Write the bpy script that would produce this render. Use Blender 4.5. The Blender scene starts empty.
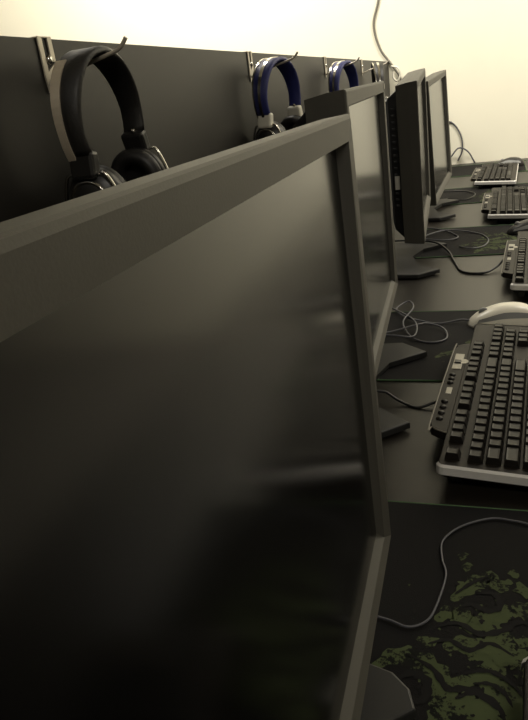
import bpy, bmesh, math, random
from mathutils import Vector, Matrix, Euler
S = bpy.context.scene
C = S.collection
random.seed(7)

# ------------------------------------------------------------------ camera
# world: Y runs along the row of desks, X towards the seats, Z up, origin at the eye
cam = bpy.data.cameras.new('camera')
cam.sensor_width = 36.0
cam.lens = 670 / 720 * 36
cam.clip_start = 0.01
co = bpy.data.objects.new('camera', cam)
C.objects.link(co)
right = Vector((0.945, 0.302, -0.126)); down = Vector((0.002, -0.391, -0.921))
right.normalize(); fwd = right.cross(down).normalized(); down = fwd.cross(right).normalized()
m = Matrix.Identity(4)
for i in range(3):
    m[i][0] = right[i]; m[i][1] = -down[i]; m[i][2] = -fwd[i]
co.matrix_world = m
S.camera = co

# ------------------------------------------------------------------ light
w = bpy.data.worlds.new('world'); S.world = w; w.use_nodes = True
w.node_tree.nodes['Background'].inputs[0].default_value = (1.0, 0.93, 0.75, 1)
w.node_tree.nodes['Background'].inputs[1].default_value = 0.02
LAMP_Z = 1.45
LAMPS = [(-1.35, 2.35, 54, 32), (1.05, 2.35, 57, 32), (-1.35, -0.9, 2.5, 0), (1.05, -0.9, 21, 0)]
for x, y, e, tl in LAMPS:
    l = bpy.data.lights.new('ceiling_lamp', 'AREA'); l.shape = 'RECTANGLE'
    l.size = 1.2; l.size_y = 0.28; l.energy = e; l.color = (1.0, 0.94, 0.83)
    o = bpy.data.objects.new('ceiling_lamp', l); C.objects.link(o); o.location = (x, y, LAMP_Z - (.08 if tl else 0)); o.rotation_euler = (math.radians(tl), 0, 0)
S.view_settings.view_transform = 'Standard'
S.view_settings.look = 'None'
S.view_settings.gamma = 1
S.view_settings.use_curve_mapping = False
S.view_settings.exposure = 0.0

# ------------------------------------------------------------------ materials
def mat(name, col, rough=0.5, metal=0.0, spec=0.5, var=0.12, scale=60, bump=0.0, coat=0.0):
    M = bpy.data.materials.new(name); M.use_nodes = True
    nt = M.node_tree; b = nt.nodes['Principled BSDF']
    tc = nt.nodes.new('ShaderNodeTexCoord')
    n = nt.nodes.new('ShaderNodeTexNoise'); n.inputs['Scale'].default_value = scale
    n.inputs['Detail'].default_value = 4
    nt.links.new(tc.outputs['Object'], n.inputs['Vector'])
    mx = nt.nodes.new('ShaderNodeMix'); mx.data_type = 'RGBA'
    mx.inputs[6].default_value = (*[c * (1 - var) for c in col], 1)
    mx.inputs[7].default_value = (*[min(1, c * (1 + var)) for c in col], 1)
    nt.links.new(n.outputs['Fac'], mx.inputs[0])
    nt.links.new(mx.outputs[2], b.inputs['Base Color'])
    b.inputs['Roughness'].default_value = rough
    b.inputs['Metallic'].default_value = metal
    b.inputs['Specular IOR Level'].default_value = spec
    b.inputs['Coat Weight'].default_value = coat
    if bump:
        bp = nt.nodes.new('ShaderNodeBump'); bp.inputs['Strength'].default_value = bump
        bp.inputs['Distance'].default_value = 0.002
        nt.links.new(n.outputs['Fac'], bp.inputs['Height'])
        nt.links.new(bp.outputs['Normal'], b.inputs['Normal'])
    return M

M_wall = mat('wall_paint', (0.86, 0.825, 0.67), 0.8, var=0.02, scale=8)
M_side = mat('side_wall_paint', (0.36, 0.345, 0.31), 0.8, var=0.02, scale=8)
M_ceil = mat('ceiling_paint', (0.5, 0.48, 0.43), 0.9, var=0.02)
M_floor = mat('floor_vinyl', (0.18, 0.17, 0.15), 0.5, var=0.2, scale=20)
M_desk = mat('black_laminate', (0.0095, 0.0075, 0.0052), 0.38, spec=0.4, var=0.15, scale=200)
M_part = mat('partition_laminate', (0.0075, 0.0060, 0.0046), 0.45, spec=0.36, var=0.15, scale=120)
M_bezel = mat('bezel_plastic', (0.058, 0.0545, 0.044), 0.55, spec=0.45, var=0.08, scale=900, bump=0.05)
M_screen = mat('matte_screen', (0.0016, 0.0016, 0.0016), 0.17, spec=0.5, var=0.05)
M_casing = mat('casing_plastic', (0.022, 0.022, 0.022), 0.55, var=0.1)
M_base = mat('base_plastic', (0.021, 0.0205, 0.019), 0.5, var=0.1)
M_black = mat('black_plastic', (0.014, 0.013, 0.012), 0.4, var=0.1)
M_key = mat('keycap_plastic', (0.0075, 0.006, 0.0045), 0.40, spec=0.22, var=0.15, scale=300)
M_deck = mat('keyboard_deck', (0.015, 0.012, 0.009), 0.5, spec=0.18, var=0.1)
M_silver = mat('silver_trim', (0.72, 0.70, 0.66), 0.4, 0.15, var=0.05)
M_plate = mat('grey_plate', (0.36, 0.34, 0.29), 0.45, 0.3, var=0.05)
M_rim = mat('rim_plastic', (0.16, 0.145, 0.115), 0.45, var=0.05)
M_steel = mat('steel', (0.55, 0.50, 0.41), 0.35, 0.3, var=0.1)
M_strip = mat('brushed_strip', (0.62, 0.54, 0.42), 0.38, 0.35, var=0.06, scale=200)
M_pad = mat('black_leatherette', (0.012, 0.011, 0.010), 0.5, var=0.2, scale=200, bump=0.2)
M_blue = mat('blue_leatherette', (0.020, 0.026, 0.14), 0.5, var=0.15, scale=200, bump=0.2)
M_chrome = mat('chrome', (0.7, 0.68, 0.62), 0.15, 1.0, var=0.03)
M_white = mat('white_plastic', (0.72, 0.69, 0.58), 0.35, var=0.03)
M_cream = mat('cream_plastic', (0.80, 0.76, 0.64), 0.3, var=0.04)
M_grey = mat('grey_rubber', (0.20, 0.20, 0.19), 0.5, var=0.05)
M_cord = mat('grey_cord', (0.09, 0.09, 0.10), 0.45, var=0.1)
M_cordl = mat('pale_cord', (0.16, 0.15, 0.12), 0.5, var=0.05)
M_cordb = mat('black_cord', (0.015, 0.015, 0.015), 0.4, var=0.1)
M_mat = mat('mat_cloth', (0.0060, 0.0055, 0.0055), 0.8, spec=0.15, var=0.3, scale=900, bump=0.2)
M_stitch = mat('green_stitch', (0.05, 0.105, 0.04), 0.8, var=0.4, scale=400)
M_ledwhite = mat('pale_print', (0.5, 0.48, 0.42), 0.6, var=0.1)

def print_mat():
    M = bpy.data.materials.new('green_print'); M.use_nodes = True
    nt = M.node_tree; b = nt.nodes['Principled BSDF']
    tc = nt.nodes.new('ShaderNodeTexCoord')
    n = nt.nodes.new('ShaderNodeTexNoise'); n.inputs['Scale'].default_value = 190; n.inputs['Detail'].default_value = 8; n.inputs['Roughness'].default_value = 0.65
    r = nt.nodes.new('ShaderNodeValToRGB')
    r.color_ramp.elements[0].position = 0.40; r.color_ramp.elements[0].color = (0.006, 0.0065, 0.005, 1)
    r.color_ramp.elements[1].position = 0.47; r.color_ramp.elements[1].color = (0.060, 0.076, 0.032, 1)
    n2 = nt.nodes.new('ShaderNodeTexNoise'); n2.inputs['Scale'].default_value = 30; n2.inputs['Detail'].default_value = 3
    nt.links.new(tc.outputs['Object'], n2.inputs['Vector'])
    ma = nt.nodes.new('ShaderNodeMath'); ma.operation = 'MULTIPLY_ADD'; ma.inputs[1].default_value = 0.9; 
    nt.links.new(n2.outputs['Fac'], ma.inputs[0])
    sb = nt.nodes.new('ShaderNodeMath'); sb.operation = 'SUBTRACT'; sb.inputs[1].default_value = 0.45
    nt.links.new(n.outputs['Fac'], sb.inputs[0]); nt.links.new(sb.outputs[0], ma.inputs[2])
    nt.links.new(tc.outputs['Object'], n.inputs['Vector']); nt.links.new(ma.outputs[0], r.inputs[0])
    nt.links.new(r.outputs[0], b.inputs['Base Color']); b.inputs['Roughness'].default_value = 0.8; b.inputs['Specular IOR Level'].default_value = 0.15
    return M
M_print = print_mat()
M_swirl = mat('black_print', (0.0055, 0.005, 0.005), 0.8, spec=0.2)

# ------------------------------------------------------------------ helpers
def obj(name, bm, m, parent=None, M=None, smooth=False):
    me = bpy.data.meshes.new(name)
    bmesh.ops.recalc_face_normals(bm, faces=bm.faces[:])
    bm.to_mesh(me); bm.free()
    for mm in (m if isinstance(m, (list, tuple)) else [m]): me.materials.append(mm)
    if smooth:
        for p in me.polygons: p.use_smooth = True
    return link(name, me, parent, M)

def link(name, me, parent=None, M=None):
    o = bpy.data.objects.new(name, me); C.objects.link(o)
    if parent: o.parent = parent
    if M is not None: o.matrix_local = M
    return o

def tag(o, label, cat, group=None):
    o['label'] = label; o['category'] = cat
    if group: o['group'] = group
    return o

def thing(name, label, cat, loc=(0, 0, 0), rz=0, group=None):
    o = bpy.data.objects.new(name, None); C.objects.link(o); o.empty_display_size = 0.05
    o.location = loc; o.rotation_euler = (0, 0, rz)
    return tag(o, label, cat, group)

def dup(root, loc, rz, label):
    def cp(s, par):
        c = s.copy(); C.objects.link(c); c.parent = par
        for k in s.children: cp(k, c)
        return c
    r = root.copy(); C.objects.link(r)
    for k in root.children: cp(k, r)
    r.location = loc; r.rotation_euler = (0, 0, rz); r['label'] = label
    return r

def box(bm, lo, hi, bev=0.0, seg=2, M=None):
    vs = [bm.verts.new((x, y, z)) for z in (lo[2], hi[2]) for y in (lo[1], hi[1]) for x in (lo[0], hi[0])]
    fs = [bm.faces.new([vs[i] for i in f]) for f in
          ((0, 2, 3, 1), (4, 5, 7, 6), (0, 1, 5, 4), (2, 6, 7, 3), (0, 4, 6, 2), (1, 3, 7, 5))]
    if bev:
        es = list({e for f in fs for e in f.edges})
        r = bmesh.ops.bevel(bm, geom=es, offset=bev, segments=seg, affect='EDGES', profile=0.5)
        vs = [v for v in {v for f in r['faces'] for v in f.verts} | {v for v in vs if v.is_valid}]
    if M is not None: bmesh.ops.transform(bm, matrix=M, verts=vs)
    return vs

def prism(bm, pts, z0, z1, bev=0.0, seg=2):
    a = [bm.verts.new((x, y, z0)) for x, y in pts]; b = [bm.verts.new((x, y, z1)) for x, y in pts]
    n = len(pts); top = bm.faces.new(b); bm.faces.new(a[::-1])
    for i in range(n): bm.faces.new((a[i], a[(i + 1) % n], b[(i + 1) % n], b[i]))
    if bev:
        bmesh.ops.bevel(bm, geom=[e for e in top.edges], offset=bev, segments=seg, affect='EDGES', profile=0.5)

def smooth_path(pts, sub=8):
    P = [Vector(p) for p in pts]
    if len(P) < 3: return P
    Q = [P[0] * 2 - P[1]] + P + [P[-1] * 2 - P[-2]]
    out = []
    for i in range(1, len(Q) - 2):
        p0, p1, p2, p3 = Q[i - 1:i + 3]
        for k in range(sub):
            t = k / sub
            out.append(0.5 * ((2 * p1) + (p2 - p0) * t + (2 * p0 - 5 * p1 + 4 * p2 - p3) * t * t + (3 * p1 - p0 - 3 * p2 + p3) * t ** 3))
    out.append(P[-1]); return out

def tube(bm, pts, r, n=8, sub=8):
    P = smooth_path(pts, sub); rings = []
    up = Vector((0.13, 0.21, 1)).normalized()
    for i, p in enumerate(P):
        t = (P[min(i + 1, len(P) - 1)] - P[max(i - 1, 0)]).normalized()
        a = (up - t * up.dot(t))
        if a.length < 1e-4: a = t.orthogonal()
        a.normalize(); up = a; b = t.cross(a)
        rings.append([bm.verts.new(p + a * r * math.cos(2 * math.pi * k / n) + b * r * math.sin(2 * math.pi * k / n)) for k in range(n)])
    for A, B in zip(rings, rings[1:]):
        for k in range(n): bm.faces.new((A[k], A[(k + 1) % n], B[(k + 1) % n], B[k]))
    bm.faces.new(rings[0][::-1]); bm.faces.new(rings[-1])

def lathe(bm, prof, n=28, M=None):
    # profile of (radius, height) about local X axis
    rings = []; vs = []
    for r, h in prof:
        if r < 1e-6:
            v = bm.verts.new((h, 0, 0)); rings.append([v]); vs.append(v)
        else:
            R = [bm.verts.new((h, r * math.cos(2 * math.pi * k / n), r * math.sin(2 * math.pi * k / n))) for k in range(n)]
            rings.append(R); vs += R
    for A, B in zip(rings, rings[1:]):
        for k in range(n):
            if len(A) == 1 and len(B) == 1: continue
            if len(A) == 1: bm.faces.new((A[0], B[k], B[(k + 1) % n]))
            elif len(B) == 1: bm.faces.new((A[k], A[(k + 1) % n], B[0]))
            else: bm.faces.new((A[k], A[(k + 1) % n], B[(k + 1) % n], B[k]))
    if M is not None: bmesh.ops.transform(bm, matrix=M, verts=vs)

def structure(name, lo, hi, m):
    bm = bmesh.new(); box(bm, lo, hi); o = obj(name, bm, m); o['kind'] = 'structure'; return o

# ------------------------------------------------------------------ the room
DZ = -0.4344            # desk top
FZ = DZ - 0.74
XL, XR, YB, YE, ZC = -3.3, 2.6, -2.4, 3.40, 1.5
structure('floor', (XL - .1, YB - .1, FZ - .1), (XR + .1, YE + .1, FZ), M_floor)
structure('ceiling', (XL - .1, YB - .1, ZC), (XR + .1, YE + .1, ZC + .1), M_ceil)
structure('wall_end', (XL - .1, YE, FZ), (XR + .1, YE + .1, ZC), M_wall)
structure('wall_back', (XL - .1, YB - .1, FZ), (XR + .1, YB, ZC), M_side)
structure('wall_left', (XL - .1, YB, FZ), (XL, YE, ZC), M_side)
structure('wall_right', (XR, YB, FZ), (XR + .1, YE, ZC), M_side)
for i, (x, y, e, tl) in enumerate(LAMPS):
    t = thing('ceiling_light', 'ceiling strip light out of frame above the desks', 'light', (x, y, ZC - (.03 if tl else 0)), 0, 'ceiling strip lights'); t.rotation_euler = (math.radians(tl), 0, 0)
    bm = bmesh.new(); box(bm, (-.65, -.17, -.035), (.65, .17, 0), .004); obj('housing', bm, M_white, t)

# ------------------------------------------------------------------ desk and partition
t = thing('computer_desk', 'long black laminate desk the keyboards and mouse mats lie on', 'desk', (-.05, 1.4, FZ))
bm = bmesh.new(); box(bm, (-.42, -2.0, .71), (.38, 1.99, .74), .002); obj('worktop', bm, M_desk, t)
for y in (-1.9, -.6, .7, 1.93):
    bm = bmesh.new(); box(bm, (-.40, y - .0125, 0), (.30, y + .0125, .71)); obj('leg_panel', bm, M_desk, t)

PX = -0.472
def ptop(y): return 0.0845 - 0.0120 * (y - 0.63)
bm = bmesh.new()
ys = (-1.0, 3.398)
vs = []
for y in ys:
    for x, z in ((PX - .018, FZ), (PX, FZ), (PX, ptop(y)), (PX - .018, ptop(y))): vs.append(bm.verts.new((x, y, z)))
bm.faces.new(vs[0:4]); bm.faces.new(vs[4:8][::-1])
for k in range(4): bm.faces.new((vs[k], vs[(k + 1) % 4], vs[4 + (k + 1) % 4], vs[4 + k]))
tag(obj('partition', bm, M_part), 'long black partition panel behind the monitors with headphones hung on it', 'partition')

# ------------------------------------------------------------------ monitors
W, H = 0.46, 0.35
def rot(yaw, tilt, roll):
    cy, sy = math.cos(yaw), math.sin(yaw); ct, st = math.cos(tilt), math.sin(tilt); cr, sr = math.cos(roll), math.sin(roll)
    A = Matrix(((cy, -sy, 0), (sy, cy, 0), (0, 0, 1))); B = Matrix(((ct, 0, -st), (0, 1, 0), (st, 0, ct)))
    Cm = Matrix(((1, 0, 0), (0, cr, -sr), (0, sr, cr)))
    return (A @ B @ Cm).to_4x4()

def loop_rect(bm, x, y0, y1, z0, z1): return [bm.verts.new((x, y, z)) for y, z in ((y0, z0), (y1, z0), (y1, z1), (y0, z1))]
def bridge(bm, A, B):
    for k in range(4): bm.faces.new((A[k], A[(k + 1) % 4], B[(k + 1) % 4], B[k]))

FB = 0.017              # bezel face width
def bezel_mesh():
    bm = bmesh.new()
    L = [loop_rect(bm, -.046, -W + .004, -.004, -H + .004, -.005),
         loop_rect(bm, -.020, -W + .001, -.001, -H + .001, -.001),
         loop_rect(bm, -.0025, -W, 0, -H, 0),
         loop_rect(bm, -.0008, -W + .0008, -.0008, -H + .0008, -.0008),
         loop_rect(bm, 0, -W + .003, -.003, -H + .003, -.003),
         loop_rect(bm, -.0005, -W + FB, -FB, -H + .011, -FB),
         loop_rect(bm, -.0095, -W + FB + .003, -FB - .003, -H + .0165, -FB - .003),
         loop_rect(bm, -.012, -W + FB + .003, -FB - .003, -H + .0165, -FB - .003)]
    for v in L[5][:2]: v.co.x -= .003
    for A, B in zip(L, L[1:]): bridge(bm, A, B)
    bm.faces.new(L[0])
    return bm
def screen_mesh():
    bm = bmesh.new(); box(bm, (-.0115, -W + FB + .002, -H + .0155), (-.0095, -FB - .002, -FB - .002)); return bm
def casing_mesh():
    bm = bmesh.new()
    A = loop_rect(bm, -.044, -W + .012, -.012, -H + .012, -.014)
    B = loop_rect(bm, -.066, -W + .03, -.03, -H + .03, -.03)
    D = loop_rect(bm, -.088, -W + .09, -.09, -H + .08, -.07)
    bridge(bm, A, B); bridge(bm, B, D); bm.faces.new(D); bm.faces.new(A)
    # vent ribs along the near flank and the top
    for k in range(16):
        z = -.05 - k * .014
        box(bm, (-.060, -W + .0185, z - .004), (-.048, -W + .026, z))
    return bm

me_bezel = me_screen = me_case = None
def base_poly(rounded):
    half = [(-.002, .118), (-.008, .135), (-.022, .148), (-.043, .154), (-.15, .15), (-.19, .10)] if rounded else [(0, .122), (-.044, .162), (-.15, .15), (-.19, .10)]
    notch = [(-.055, .075), (-.075, 0), (-.055, -.075)]
    return half + [(x, -y) for x, y in half[::-1]] + notch[::-1]
def make_monitor(q, basex, basey, label, rounded=False):
    global me_bezel, me_screen, me_case
    x, y, z, yaw, tilt, roll = q
    t = thing('monitor', label, 'monitor', (basex, basey, DZ), 0, 'monitors in a row along the partition')
    P = Matrix.Translation((x - basex, y - basey, z - DZ)) @ rot(yaw, tilt, roll)
    if me_bezel is None:
        o = obj('bezel', bezel_mesh(), M_bezel, t, P); me_bezel = o.data
        o = obj('screen', screen_mesh(), M_screen, t, P); me_screen = o.data
        o = obj('rear_casing', casing_mesh(), M_casing, t, P); me_case = o.data
    else:
        link('bezel', me_bezel, t, P); link('screen', me_screen, t, P); link('rear_casing', me_case, t, P)
    # base plate with two pointed feet and the neck that carries the panel
    bm = bmesh.new()
    prism(bm, base_poly(rounded), .0035, .0125, .002)
    for sy, z0 in ((-1, 0.0), (1, 0.0032)):
        box(bm, (-.06, sy * .13 - .008, z0), (-.044, sy * .13 + .008, .0045))
        box(bm, (-.165, sy * .10 - .008, 0.0), (-.15, sy * .10 + .008, .0045))
    obj('base', bm, M_base, t)
    cen = P @ Vector((-.075, -W / 2, -H * .6))
    bm = bmesh.new()
    yy = max(-.05, min(.05, cen.y))
    a = [(-.165, yy - .035), (-.165, yy + .035), (-.14, yy + .035), (-.14, yy - .035)]
    b0 = [bm.verts.new((X, Y, .011)) for X, Y in a]
    b1 = [bm.verts.new((cen.x + dx, cen.y + dy, cen.z)) for dx, dy in ((-.025, -.035), (-.025, .035), (0, .035), (0, -.035))]
    bm.faces.new(b0[::-1]); bm.faces.new(b1); bridge(bm, b0, b1)
    obj('neck', bm, M_black, t)
    return t, P
mon1, P1 = make_monitor((-.0949, .4859, -.0218, .0359, .0259, -.0115), -.052, .235, 'large dark monitor in the foreground with a black screen, nearest of the row', True)
mon2, P2 = make_monitor((-.1752, 1.1985, -.0093, .0600, .0141, -.0007), -.106, .908, 'second monitor of the row, directly behind the big foreground one')
mon3, P3 = make_monitor((-.1806, 1.9973, .0017, .0520, .0080, .0484), -.121, 1.645, 'third monitor of the row, seen nearly edge-on with its dark side towards us')
mon4, P4 = make_monitor((-.1606, 2.5298, -.0113, -.0455, .0314, .0468), -.118, 2.26, 'farthest monitor of the row with a pale bright screen, near the end wall')
# a pale sticker on the second monitor and on the third one's flank
bm = bmesh.new(); box(bm, (-.0005, -.016, -.013), (.0008, -.006, -.004), .0003); obj('sticker', bm, M_ledwhite, mon2, P2)
bm = bmesh.new(); box(bm, (-.060, -W + .0155, -.225), (-.049, -W + .018, -.195), .0005); obj('port_label', bm, M_ledwhite, mon3, P3)

# ------------------------------------------------------------------ hooks and headphones
def hook(y, label):
    zt = ptop(y)
    t = thing('hook', label, 'hook', (PX, y, zt), 0, 'headphone hooks on the partition')
    bm = bmesh.new()
    # plate with a slot: two rails, a closed bottom ending in a point
    x0, x1 = .0004, .0024
    box(bm, (x0, -.013, -.038), (x1, -.005, .0018), .0003, 1)
    box(bm, (x0, .005, -.024), (x1, .013, .0018), .0003, 1)
    v = [(-.013, -.038), (.013, -.024), (.013, -.034), (-.002, -.050), (-.011, -.056)]
    a = [bm.verts.new((x0, p, q)) for p, q in v]; b = [bm.verts.new((x1, p, q)) for p, q in v]
    bm.faces.new(b); bm.faces.new(a[::-1])
    for k in range(5): bm.faces.new((a[k], a[(k + 1) % 5], b[(k + 1) % 5], b[k]))
    box(bm, (-.020, -.013, .0004), (x1, .013, .0018), .0003, 1)
    obj('bracket', bm, M_steel, t)
    bm = bmesh.new(); lathe(bm, [(0, .0052), (.0035, .0048), (.0048, .0028), (.0048, .0004)], 16, Matrix.Translation((0, .001, -.022)))
    obj('screw', bm, M_chrome, t, None, True)
    bm = bmesh.new()
    tube(bm, [(.0015, -.004, -.046), (.02, -.002, -.041), (.045, 0, -.0335), (.072, 0, -.0275), (.088, 0, -.024), (.096, 0, -.019), (.1015, 0, -.013)], .0022, 8)
    obj('arm', bm, M_steel, t, None, True)
    return t
hook_proto = None
HY = [.705, 1.405, 2.085, 2.69]
HL = ['steel hook bracket on the partition edge nearest us, holding the black headphones',
      'steel hook bracket holding the nearer blue headphones',
      'steel hook bracket just above the second monitor, holding the far blue headphones',
      'farthest steel hook bracket on the partition, near the end wall']
for y, lb in zip(HY, HL):
    if hook_proto is None: hook_proto = hook(y, lb)
    else: dup(hook_proto, (PX, y, ptop(y)), 0, lb)

def band(bm, prof, arc, ry, rz, cz):
    # sweep a closed (x, dr) profile along an arch in the YZ plane; arc = (deg0, deg1), 90 = top
    n = max(6, int(abs(arc[1] - arc[0]) / 6)); rings = []
    for i in range(n + 1):
        a = math.radians(arc[0] + (arc[1] - arc[0]) * i / n)
        d = Vector((0, math.cos(a) * ry, cz + math.sin(a) * rz))
        nr = Vector((0, math.cos(a) / ry, math.sin(a) / rz)).normalized()
        tp = 1.0
        rings.append([bm.verts.new(Vector((x * (0.72 + 0.28 * max(0, math.sin(a))), 0, 0)) + d + nr * r) for x, r in prof])
    k = len(prof)
    for A, B in zip(rings, rings[1:]):
        for j in range(k): bm.faces.new((A[j], A[(j + 1) % k], B[(j + 1) % k], B[j]))
    bm.faces.new(rings[0][::-1]); bm.faces.new(rings[-1])

def headphones(label, y, padm, stripm, adjm, wide, rz=0.0, x=-.415, lean=0.0):
    # origin where the arch rests on the hook arm
    zt = ptop(y) - .0268 + .0022
    t = thing('headphones', label, 'headphones', (x, y, zt), rz, 'headphones hanging on the partition')
    t.rotation_euler.x = math.radians(lean)
    ry, rzz, cz = .069, .070, -.0665
    hw = .020
    bm = bmesh.new()
    band(bm, [(-hw, -.001), (-hw * .8, -.004), (hw * .8, -.004), (hw, -.001), (hw * .8, .004), (-hw * .8, .004)], (-22, 202), ry, rzz, cz + .0005)
    obj('headband', bm, padm, t, None, True)
    for s in (1, -1):
        bm = bmesh.new()
        a0, a1 = ((-24, 62) if s > 0 else (204, 118))
        if not wide: a1 = 90
        hx = (-.019, -.006) if wide else (-.004, .004)
        band(bm, [(hx[0], .0038), (hx[1], .0038), (hx[1], .0058), (hx[0], .0058)], (a0, a1), ry, rzz, cz)
        if not wide:
            band(bm, [(-.020, .0038), (-.016, .0038), (-.016, .006), (-.020, .006)], (a0, a1), ry, rzz, cz)
        obj('metal_strip', bm, stripm, t)
    for s in (1, -1):
        a = math.radians(-22); py = s * math.cos(a) * ry; pz = cz + math.sin(a) * rzz
        # slider block
        bm = bmesh.new()
        R = Matrix.Translation((0, py - s * .002, pz - .012)) @ Matrix.Rotation(s * math.radians(12), 4, 'X')
        box(bm, (-.015, -.008, -.014), (.015, .008, .015), .004, 2, R)
        sl = obj('slider', bm, adjm, t)
        bm = bmesh.new()
        lathe(bm, [(0, .003), (.002, .0025), (.003, 0)], 12, Matrix.Translation((.004, py - s * .010, pz + .004)) @ Matrix.Rotation(-s * math.pi / 2, 4, 'Z'))
        obj('rivet', bm, M_chrome, sl, None, True)
        # wire yoke from the slider round the cup
        cy, czc = s * .052, pz - .050
        bm = bmesh.new()
        tube(bm, [(-.012, py, pz - .02), (-.024, cy + s * .012, czc + .028), (-.034, cy + s * .010, czc + .004), (-.036, cy + s * .006, czc - .006)], .002, 8)
        obj('yoke', bm, M_chrome, t, None, True)
        bm = bmesh.new()
        tube(bm, [(.012, py, pz - .02), (.024, cy + s * .012, czc + .028), (.034, cy + s * .010, czc + .004), (.036, cy + s * .006, czc - .006)], .002, 8)
        obj('yoke', bm, M_chrome, t, None, True)
        # ear cup: shell, ring pad
        T = Matrix.Translation((0, cy, czc)) @ Matrix.Rotation(s * math.pi / 2, 4, 'Z')
        bm = bmesh.new()
        lathe(bm, [(0, .021), (.014, .020), (.020, .017), (.030, .012), (.0345, .004), (.0345, -.004), (.030, -.007), (0, -.007)], 32, T)
        cup = obj('ear_cup', bm, M_black, t, None, True)
        bm = bmesh.new()
        lathe(bm, [(.0205, .0172), (.0225, .0182), (.0245, .0165), (.0235, .0145), (.0205, .0172)], 32, T)
        obj('chrome_ring', bm, M_chrome, cup, None, True)
        bm = bmesh.new()
        lathe(bm, [(.016, -.007), (.018, -.015), (.024, -.020), (.031, -.018), (.0355, -.010), (.034, -.004)], 32, T)
        obj('ear_pad', bm, M_pad, cup, None, True)
    return t
headphones('black headphones with a broad silver band, on the nearest hook', HY[0], M_pad, M_strip, M_black, True, 0.0, -.420, 5)
headphones('blue-padded headphones with silver side blocks on the second hook', HY[1], M_blue, M_chrome, M_white, False, -0.24, -.421, 2)
headphones('blue-padded headphones half hidden behind the second monitor', HY[2], M_blue, M_chrome, M_white, False, -0.24, -.421, 2)
headphones('farthest headphones, dark, by the end of the partition', HY[3], M_pad, M_chrome, M_white, False, 0.25)

# ------------------------------------------------------------------ mouse mats
def rrect(x0, x1, y0, y1, r=.008, n=4):
    out = []
    for cx, cy, a0 in ((x1 - r, y1 - r, 0), (x0 + r, y1 - r, 90), (x0 + r, y0 + r, 180), (x1 - r, y0 + r, 270)):
        for k in range(n + 1):
            a = math.radians(a0 + 90 * k / n); out.append((cx + r * math.cos(a), cy + r * math.sin(a)))
    return out
def ribbon(bm, pts, wd, z):
    P = smooth_path([(x, y, z) for x, y in pts], 6); n = len(P); L = []
    for i, p in enumerate(P):
        t = (P[min(i + 1, n - 1)] - P[max(i - 1, 0)]).normalized(); s = Vector((-t.y, t.x, 0))
        f = max(.12, math.sin(math.pi * (i + .5) / n) ** .6) * (1 + .25 * math.sin(i * 1.7))
        L.append((bm.verts.new(p + s * wd * f * .5), bm.verts.new(p - s * wd * f * .5)))
    for (a, b), (c, d) in zip(L, L[1:]): bm.faces.new((a, b, d, c))
def blob(bm, cx, cy, r, z):
    n = 11; ph = random.random() * 6
    vs = [bm.verts.new((cx + r * (1 + .35 * math.sin(3 * 6.283 * k / n + ph) + random.uniform(-.3, .3)) * math.cos(6.283 * k / n),
                        cy + r * (1 + .35 * math.sin(2 * 6.283 * k / n + ph) + random.uniform(-.3, .3)) * math.sin(6.283 * k / n), z)) for k in range(n)]
    c = bm.verts.new((cx, cy, z))
    for k in range(n): bm.faces.new((c, vs[k], vs[(k + 1) % n]))

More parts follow.
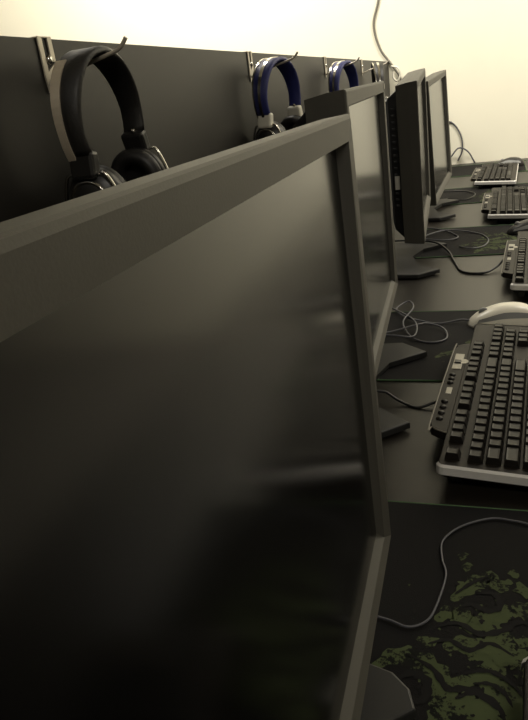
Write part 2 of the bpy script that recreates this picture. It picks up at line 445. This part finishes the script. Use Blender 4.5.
MX0, MX1, ML = -.215, .115, .318
mat_proto = None
def make_mat(yfar, label):
    global mat_proto
    cx = (MX0 + MX1) / 2; cy = yfar - ML / 2
    if mat_proto is not None: return dup(mat_proto, (cx, cy, DZ), 0, label)
    t = thing('mouse_mat', label, 'mouse mat', (cx, cy, DZ), 0, 'mouse mats on the desk'); mat_proto = t
    hx = (MX1 - MX0) / 2; hy = ML / 2
    bm = bmesh.new(); prism(bm, rrect(-hx, hx, -hy, hy, .01), 0, .0022); obj('cloth', bm, M_mat, t)
    bm = bmesh.new()
    loop = [(x, y, .0016) for x, y in rrect(-hx, hx, -hy, hy, .01)]
    loop.append(loop[0]); tube(bm, loop, .0013, 6, 2); obj('stitched_edge', bm, M_stitch, t)
    bm = bmesh.new(); z = .00225
    W2 = lambda L: [(x - cx, y - cy) for x, y in L]
    strokes = [([(-.093, .391), (-.075, .409), (-.055, .405), (-.040, .388), (-.033, .366), (-.042, .345), (-.05, .32)], .024),
               ([(-.02, .398), (-.006, .398), (.008, .387), (.016, .370), (.012, .350)], .022),
               ([(-.036, .36), (-.02, .372), (-.004, .36), (-.002, .34)], .018),
               ([(-.036, .478), (-.022, .498), (-.005, .513), (.005, .495)], .017),
               ([(-.048, .452), (-.035, .464), (-.018, .454), (.0, .463), (.010, .480)], .020),
               ([(.006, .466), (.024, .477), (.04, .468), (.05, .44)], .020),
               ([(-.040, .424), (-.022, .430), (-.004, .424), (.010, .432)], .020),
               ([(.02, .41), (.035, .425), (.05, .415), (.06, .39)], .022)]
    for k, (L, wd) in enumerate(strokes): ribbon(bm, W2(L), wd, z + k * 3e-6)
    for k in range(150):
        a = random.uniform(0, 6.283); r = abs(random.gauss(0, .052))
        x, y = .005 + r * math.cos(a), .425 + r * math.sin(a) * 1.15
        if not (-.1 < x < .1 and .32 < y < .545): continue
        blob(bm, x - cx, y - cy, random.choice((.0012, .002, .003, .005, .008)), z + 3e-5 + 2.5e-6 * k)
    obj('green_splash', bm, M_print, t)
    bm = bmesh.new(); z = .00275
    dark = [([(-.072, .385), (-.062, .393), (-.050, .388), (-.050, .372), (-.058, .366)], .008),
            ([(-.068, .412), (-.046, .400), (-.034, .384), (-.020, .386), (.0, .378), (.008, .36)], .006),
            ([(-.028, .376), (-.014, .384), (.002, .372)], .005),
            ([(-.030, .470), (-.020, .476), (-.006, .470), (.004, .478), (-.002, .492), (-.016, .490)], .006),
            ([(-.046, .445), (-.03, .452), (-.012, .443), (.006, .450), (.02, .462), (.036, .452)], .006),
            ([(.018, .398), (.03, .41), (.045, .40)], .006),
            ([(-.022, .400), (-.006, .406), (.010, .399), (.022, .384)], .0045), ([(-.016, .392), (-.004, .394), (.006, .388), (.012, .376)], .004),
            ([(-.052, .425), (-.036, .432), (-.020, .424), (-.004, .434), (.014, .424)], .005), ([(-.034, .486), (-.020, .503), (-.004, .516)], .004)]
    for k, (L, wd) in enumerate(dark): ribbon(bm, W2(L), wd, z + k * 3e-6)
    for k in range(26):
        x, y = random.uniform(-.075, .04), random.uniform(.345, .50)
        blob(bm, x - cx, y - cy, random.choice((.001, .0016, .0024)), z + 3e-5 + 2.5e-6 * k)
    obj('black_swirls', bm, M_swirl, t)
    return t
make_mat(.621, 'black mouse mat with green splash pattern, nearest us at the bottom')
make_mat(1.258, 'black mouse mat under the white mouse and tangled grey cord')
make_mat(1.99, 'black mouse mat beyond the second keyboard, edge towards us green')
make_mat(2.68, 'narrow far mouse mat between the third and farthest keyboards')
make_mat(3.30, 'farthest mouse mat, against the end wall under the black mouse')

# ------------------------------------------------------------------ keyboards
def keycap(wu, du=.0168, h=.0085, inset=.0026):
    bm = bmesh.new(); w_ = wu
    def R(x, y, z, sx=0): return [bm.verts.new(p) for p in ((-x + sx, -y, z), (x + sx, -y, z), (x + sx, y, z), (-x + sx, y, z))]
    A = R(du / 2, w_ / 2, 0); B = R(du / 2 - inset + .0006, w_ / 2 - inset + .0006, h - .0009, -.0008)
    D = R(du / 2 - inset, w_ / 2 - inset, h, -.0008); F = R(du / 2 - inset - .0018, w_ / 2 - inset - .0018, h - .0004, -.0008)
    bridge(bm, A, B); bridge(bm, B, D); bridge(bm, D, F); bm.faces.new(F); bm.faces.new(A[::-1])
    return bm
key_mesh = {}
U = .0190
KL, KD = .452, .140        # body length (local Y) and depth (local X)
def outline(off=0.0):
    # local X = depth from the back edge, local Y = along the board from its left end
    return rrect(-off, KD + off, -off, KL + off, .006 + off, 3)
def bulge():
    return [(.004, .075), (-.008, .079), (-.019, .086), (-.0225, .096), (-.0215, .34), (-.017, .352), (-.002, .362), (.004, .362)]
kb_proto = None
KB_TILT = Matrix.Translation((0, 0, .0145)) @ Matrix.Rotation(math.radians(3.0), 4, 'Y')
def make_keyboard(loc, rz, label):
    global kb_proto
    if kb_proto is not None: return dup(kb_proto, loc, rz, label)
    t = thing('keyboard', label, 'keyboard', loc, rz, 'keyboards on the desk'); kb_proto = t
    T = KB_TILT
    bm = bmesh.new()
    prism(bm, rrect(.003, KD - .003, .003, KL - .003, .006, 3), 0, .0045)
    prism(bm, outline(), .0045, .0165, .0015)
    prism(bm, bulge(), .004, .0155, .0015)
    obj('body', bm, M_deck, t, T)
    # silver band along both ends and the front
    bm = bmesh.new(); o = outline(.0022); i = outline(-.0005)
    n = len(o)
    a = [bm.verts.new((x, y, .0055)) for x, y in o]; b = [bm.verts.new((x, y, .0148)) for x, y in o]; c = [bm.verts.new((x, y, .0172)) for x, y in i]
    for k in range(n):
        k2 = (k + 1) % n
        if o[k][0] < .012 and o[k2][0] < .012 and .01 < (o[k][1] + o[k2][1]) / 2 < KL - .01: continue
        bm.faces.new((a[k], a[k2], b[k2], b[k])); bm.faces.new((b[k], b[k2], c[k2], c[k]))
    obj('silver_trim', bm, M_silver, t, T)
    bm = bmesh.new(); tube(bm, [(x, y, .0150) for x, y in bulge()], .0011, 6, 2); obj('back_rim', bm, M_rim, t, T)
    # feet (left pair reaches the desk, right pair stands on the mat)
    iT = T.inverted()
    for y in (.03, KL - .03):
        for x in (.018, KD - .02):
            bm = bmesh.new()
            top = (T @ Vector((x, y, .001))).z
            box(bm, (x - .006, y - .012, 0.0032 if y > .2 else 0), (x + .006, y + .012, top)); obj('foot', bm, M_black, t)
    def key(y, wu, v, kind='key', z=.0160, h=.0085, du=.0168):
        kk = (round(wu, 3), h, du)
        M = T @ Matrix.Translation((v, y, z))
        if kk in key_mesh: return link(kind, key_mesh[kk], t, M)
        o = obj(kind, keycap(wu * U - .0018, du, h), M_key, t, M); key_mesh[kk] = o.data; return o
    u0 = .012
    def row(v, ws, kind='key'):
        p = 0.0
        for w_ in ws:
            if w_ > 0: key(u0 + (p + w_ / 2) * U, w_, v, kind)
            p += abs(w_)
    V = [.014, .0385, .0575, .0765, .0955, .1145]
    row(V[0], [1, -1, 1, 1, 1, 1, -.5, 1, 1, 1, 1, -.5, 1, 1, 1, 1, -.25, 1, 1, 1], 'function_key')
    row(V[1], [1] * 13 + [2, -.25, 1, 1, 1])
    row(V[2], [1.5] + [1] * 12 + [1.5, -.25, 1, 1, 1])
    row(V[3], [1.75] + [1] * 11 + [2.25])
    row(V[4], [2.25] + [1] * 10 + [2.75, -1.25, 1])
    row(V[5], [1.25, 1.25, 1.25, 6.25, 1.25, 1.25, 1.25, 1.25, -.25, 1, 1, 1])
    for k, v in enumerate(V[1:]):
        row(v, [-18.5] + ([1, 1, 1, 1] if k in (0,) else [1, 1, 1] if k < 4 else [2, 1]), 'numpad_key')
    # media strip on the back bulge
    bm = bmesh.new()
    box(bm, (-.0165, .262, .0150), (-.0035, .318, .0166), .0006)
    lathe(bm, [(0, .0021), (.0085, .0019), (.0092, 0)], 24, Matrix.Translation((-.004, .290, .0150)) @ Matrix.Rotation(-math.pi / 2, 4, 'Y'))
    obj('media_panel', bm, M_plate, t, T)
    bm = bmesh.new(); box(bm, (-.0150, .281, .0155), (-.0055, .292, .0185), .001); obj('media_switch', bm, M_black, t, T)
    bm = bmesh.new(); box(bm, (-.0150, .180, .0150), (-.0075, .200, .0161), .0006); obj('badge', bm, M_plate, t, T)
    for y in (.108, .124, .140, .156, .215, .228, .241):
        bm = bmesh.new()
        lathe(bm, [(0, .0032), (.003, .003), (.0042, .002), (.0046, 0)], 16, Matrix.Translation((-.0125, y, .0150)) @ Matrix.Rotation(-math.pi / 2, 4, 'Y'))
        obj('media_button', bm, M_key, t, T, True)
    return t
make_keyboard((-.0615, .655, DZ), math.radians(-3.6), 'black keyboard with silver edge at the right, nearest fully shown one')
make_keyboard((.027, 1.325, DZ), math.radians(-3.0), 'second keyboard away, cut by the right border beyond the white mouse')
make_keyboard((-.022, 2.005, DZ), math.radians(-1.0), 'third keyboard away, silver edge towards us')
make_keyboard((-.075, 2.62, DZ), math.radians(-2.5), 'farthest keyboard, small, by the end wall')
make_keyboard((-.004, -.053, DZ), math.radians(-3.0), 'keyboard of which only a silver corner shows at the bottom right')

# ------------------------------------------------------------------ mice and cords
def mouse(loc, rz, label, bm_, gm, cordpts, cordm):
    t = thing('mouse', label, 'mouse', loc, rz, None)
    bm = bmesh.new(); nu, nv = 28, 14
    def P(u, v):
        a = 2 * math.pi * u / nu; e = v / nv
        r = math.cos(e * math.pi / 2) ** .72
        x, y = math.cos(a), math.sin(a)
        bx = .060 * (abs(x) ** .85) * (1 if x > 0 else -1); by = .032 * (abs(y) ** .85) * (1 if y > 0 else -1)
        by *= 1 - .13 * math.cos(bx / .056 * 2.6 + .4) * .6
        z = .035 * math.sin(e * math.pi / 2)
        X = bx * r + .006 * e
        return (X, by * r, z * (1 - .28 * max(0, -X / .056)))
    bot = [bm.verts.new(P(u, 0)) for u in range(nu)]; rings = [bot]
    for v in range(1, nv): rings.append([bm.verts.new(P(u, v)) for u in range(nu)])
    topv = bm.verts.new(P(0, nv))
    for A, B in zip(rings, rings[1:]):
        for k in range(nu): bm.faces.new((A[k], A[(k + 1) % nu], B[(k + 1) % nu], B[k]))
    for k in range(nu): bm.faces.new((rings[-1][k], rings[-1][(k + 1) % nu], topv))
    bm.faces.new(bot[::-1])
    obj('shell', bm, bm_, t, None, True)
    # grey grip stripe along the near flank
    bm = bmesh.new()
    L = []
    for k in range(15):
        u = (17.0 + k * .62) if True else 0
        e0, e1 = 3.2 + 1.2 * math.sin(math.pi * k / 14), 5.0 + 2.4 * math.sin(math.pi * k / 14)
        a, b = Vector(P(u, e0)), Vector(P(u, e1)); c = Vector((0, 0, .012))
        L.append((bm.verts.new(a + (a - c).normalized() * .0009), bm.verts.new(b + (b - c).normalized() * .0009)))
    for (a, b), (c, d) in zip(L, L[1:]): bm.faces.new((a, b, d, c))
    obj('side_grip', bm, gm, t, None, True)
    bm = bmesh.new(); lathe(bm, [(0, -.004), (.008, -.004), (.009, 0), (.008, .004), (0, .004)], 20, Matrix.Translation((-.032, 0, .0215)) @ Matrix.Rotation(math.pi / 2, 4, 'Z'))
    obj('scroll_wheel', bm, M_grey, t, None, True)
    if cordpts:
        iM = (Matrix.Translation(loc) @ Matrix.Rotation(rz, 4, 'Z')).inverted()
        bm = bmesh.new(); tube(bm, [iM @ Vector(p) for p in cordpts], .0016, 8); obj('cord', bm, cordm, t, None, True)
    return t
MZ = DZ + .0029 - .0006
CZ = MZ + .0018
def cz(L, up=0.0): return [(x, y, CZ + up + (z if len(r) else 0)) for x, y, *r in L for z in [r[0] if r else 0]]
tag_ = cz([(-.046, 1.180, .007), (-.062, 1.190, .004), (-.099, 1.183), (-.133, 1.190, .004), (-.165, 1.215, .004), (-.185, 1.265, .003), (-.165, 1.300, .006), (-.150, 1.24, .012),
           (-.162, 1.18, .006), (-.145, 1.12, .003), (-.125, 1.098), (-.099, 1.090), (-.080, 1.11), (-.088, 1.15, .003), (-.115, 1.165, .007), (-.135, 1.150, .010), (-.178, 1.127, .006),
           (-.20, 1.10, .012), (-.165, 1.09, .013), (-.134, 1.101, .008), (-.14, 1.17, .010), (-.19, 1.26, .004), (-.23, 1.30, 0)])
mouse((.011, 1.188, MZ), math.radians(8), 'cream white mouse with grey side stripe on the mat behind the near keyboard', M_cream, M_grey, tag_, M_cord)
mouse((.055, 3.17, MZ), math.radians(-20), 'black mouse behind the farthest keyboard at the end wall', M_black, M_grey, None, None)
mouse((.085, 1.885, MZ), math.radians(5), 'black mouse at the right border between second and third keyboards', M_black, M_grey, None, None)

def cord(label, pts, m, r=.0018, group=None):
    bm = bmesh.new(); tube(bm, pts, r, 8); o = obj('cord', bm, m, None, None, True); return tag(o, label, 'cord', group)
cord('thin grey mouse cord curling over the near green-splashed mat', cz([(-.115, .45), (-.086, .444), (-.070, .439), (-.056, .447), (-.049, .465), (-.043, .507), (-.048, .531), (-.049, .558), (-.033, .583), (-.006, .600), (.014, .600), (.035, .594), (.07, .575), (.10, .55)]), M_cord, .0010)
D2 = DZ + .002
cord('black cord running from the third monitor to the second keyboard', [(-.30, 1.83, D2 + .006), (-.24, 1.80, D2 + .016), (-.156, 1.765, D2 + .016), (-.115, 1.70, D2 + .008), (-.095, 1.62, D2 + .0012), (-.072, 1.528, D2 + .0008), (-.027, 1.509, D2 + .0008), (.000, 1.535, D2 + .006), (.016, 1.56, D2 + .016)], M_cordb, .0026)
cord('black cord across the bare desk to the near keyboard', [(-.37, .83, D2), (-.31, .832, D2 + .0135), (-.22, .842, D2 + .0135), (-.19, .86, D2 + .0135), (-.155, .872, D2 + .0130), (-.134, .864, D2 + .005), (-.116, .856, D2), (-.10, .850, D2), (-.07, .86, D2 + .008), (-.05, .87, D2 + .013)], M_cordb, .002)
cord('grey cord coiled on the mat in front of the third monitor', cz([(-.22, 2.02), (-.15, 1.96, .002), (-.10, 1.88), (-.11, 1.83, .003), (-.15, 1.825, .004), (-.19, 1.86, .006), (-.13, 1.93, .006), (-.05, 1.90), (-.02, 1.82), (-.03, 1.75), (-.06, 1.72, .003), (-.09, 1.76)]), M_cord, .0018)
cord('thin dark cord looping on the far mat below the farthest monitor', cz([(-.22, 2.62), (-.12, 2.60), (-.07, 2.50, .003), (-.10, 2.42), (-.16, 2.45, .004)]), M_cordb, .002)
yw = YE - .004
f_ = YE / 3.36
cord('grey cable hanging in a wavy line on the end wall above the partition', [(x * f_, yw, z * f_) for x, z in ((-.45, .60), (-.475, .42), (-.495, .307), (-.523, .211), (-.502, .113), (-.461, .049), (-.425, -.005), (-.41, -.05), (-.41, -.12), (-.40, -.25))], M_cordl, .005)
cord('dark cord arching up the end wall beside the farthest monitor', [(x * f_, yw, z * f_) for x, z in ((-.26, -.30), (-.215, -.24), (-.18, -.256), (-.153, -.31), (-.150, -.37), (-.170, -.415))], M_cord, .0035)
cord('small cord loop standing on the desk at the end wall', [(-.23, 3.37, DZ + .002), (-.20, 3.37, DZ + .04), (-.165, 3.37, DZ + .075), (-.125, 3.37, DZ + .055), (-.095, 3.37, DZ + .002)], M_cord, .0035)
bm = bmesh.new()
tube(bm, [(-.455, 3.36, .03), (-.425, 3.35, .02), (-.415, 3.35, -.01), (-.43, 3.35, -.035), (-.447, 3.355, -.02), (-.445, 3.36, .005)], .004, 8)
tag(obj('cord', bm, M_white, None, None, True), 'white cord loop hanging at the far end of the partition', 'cord')
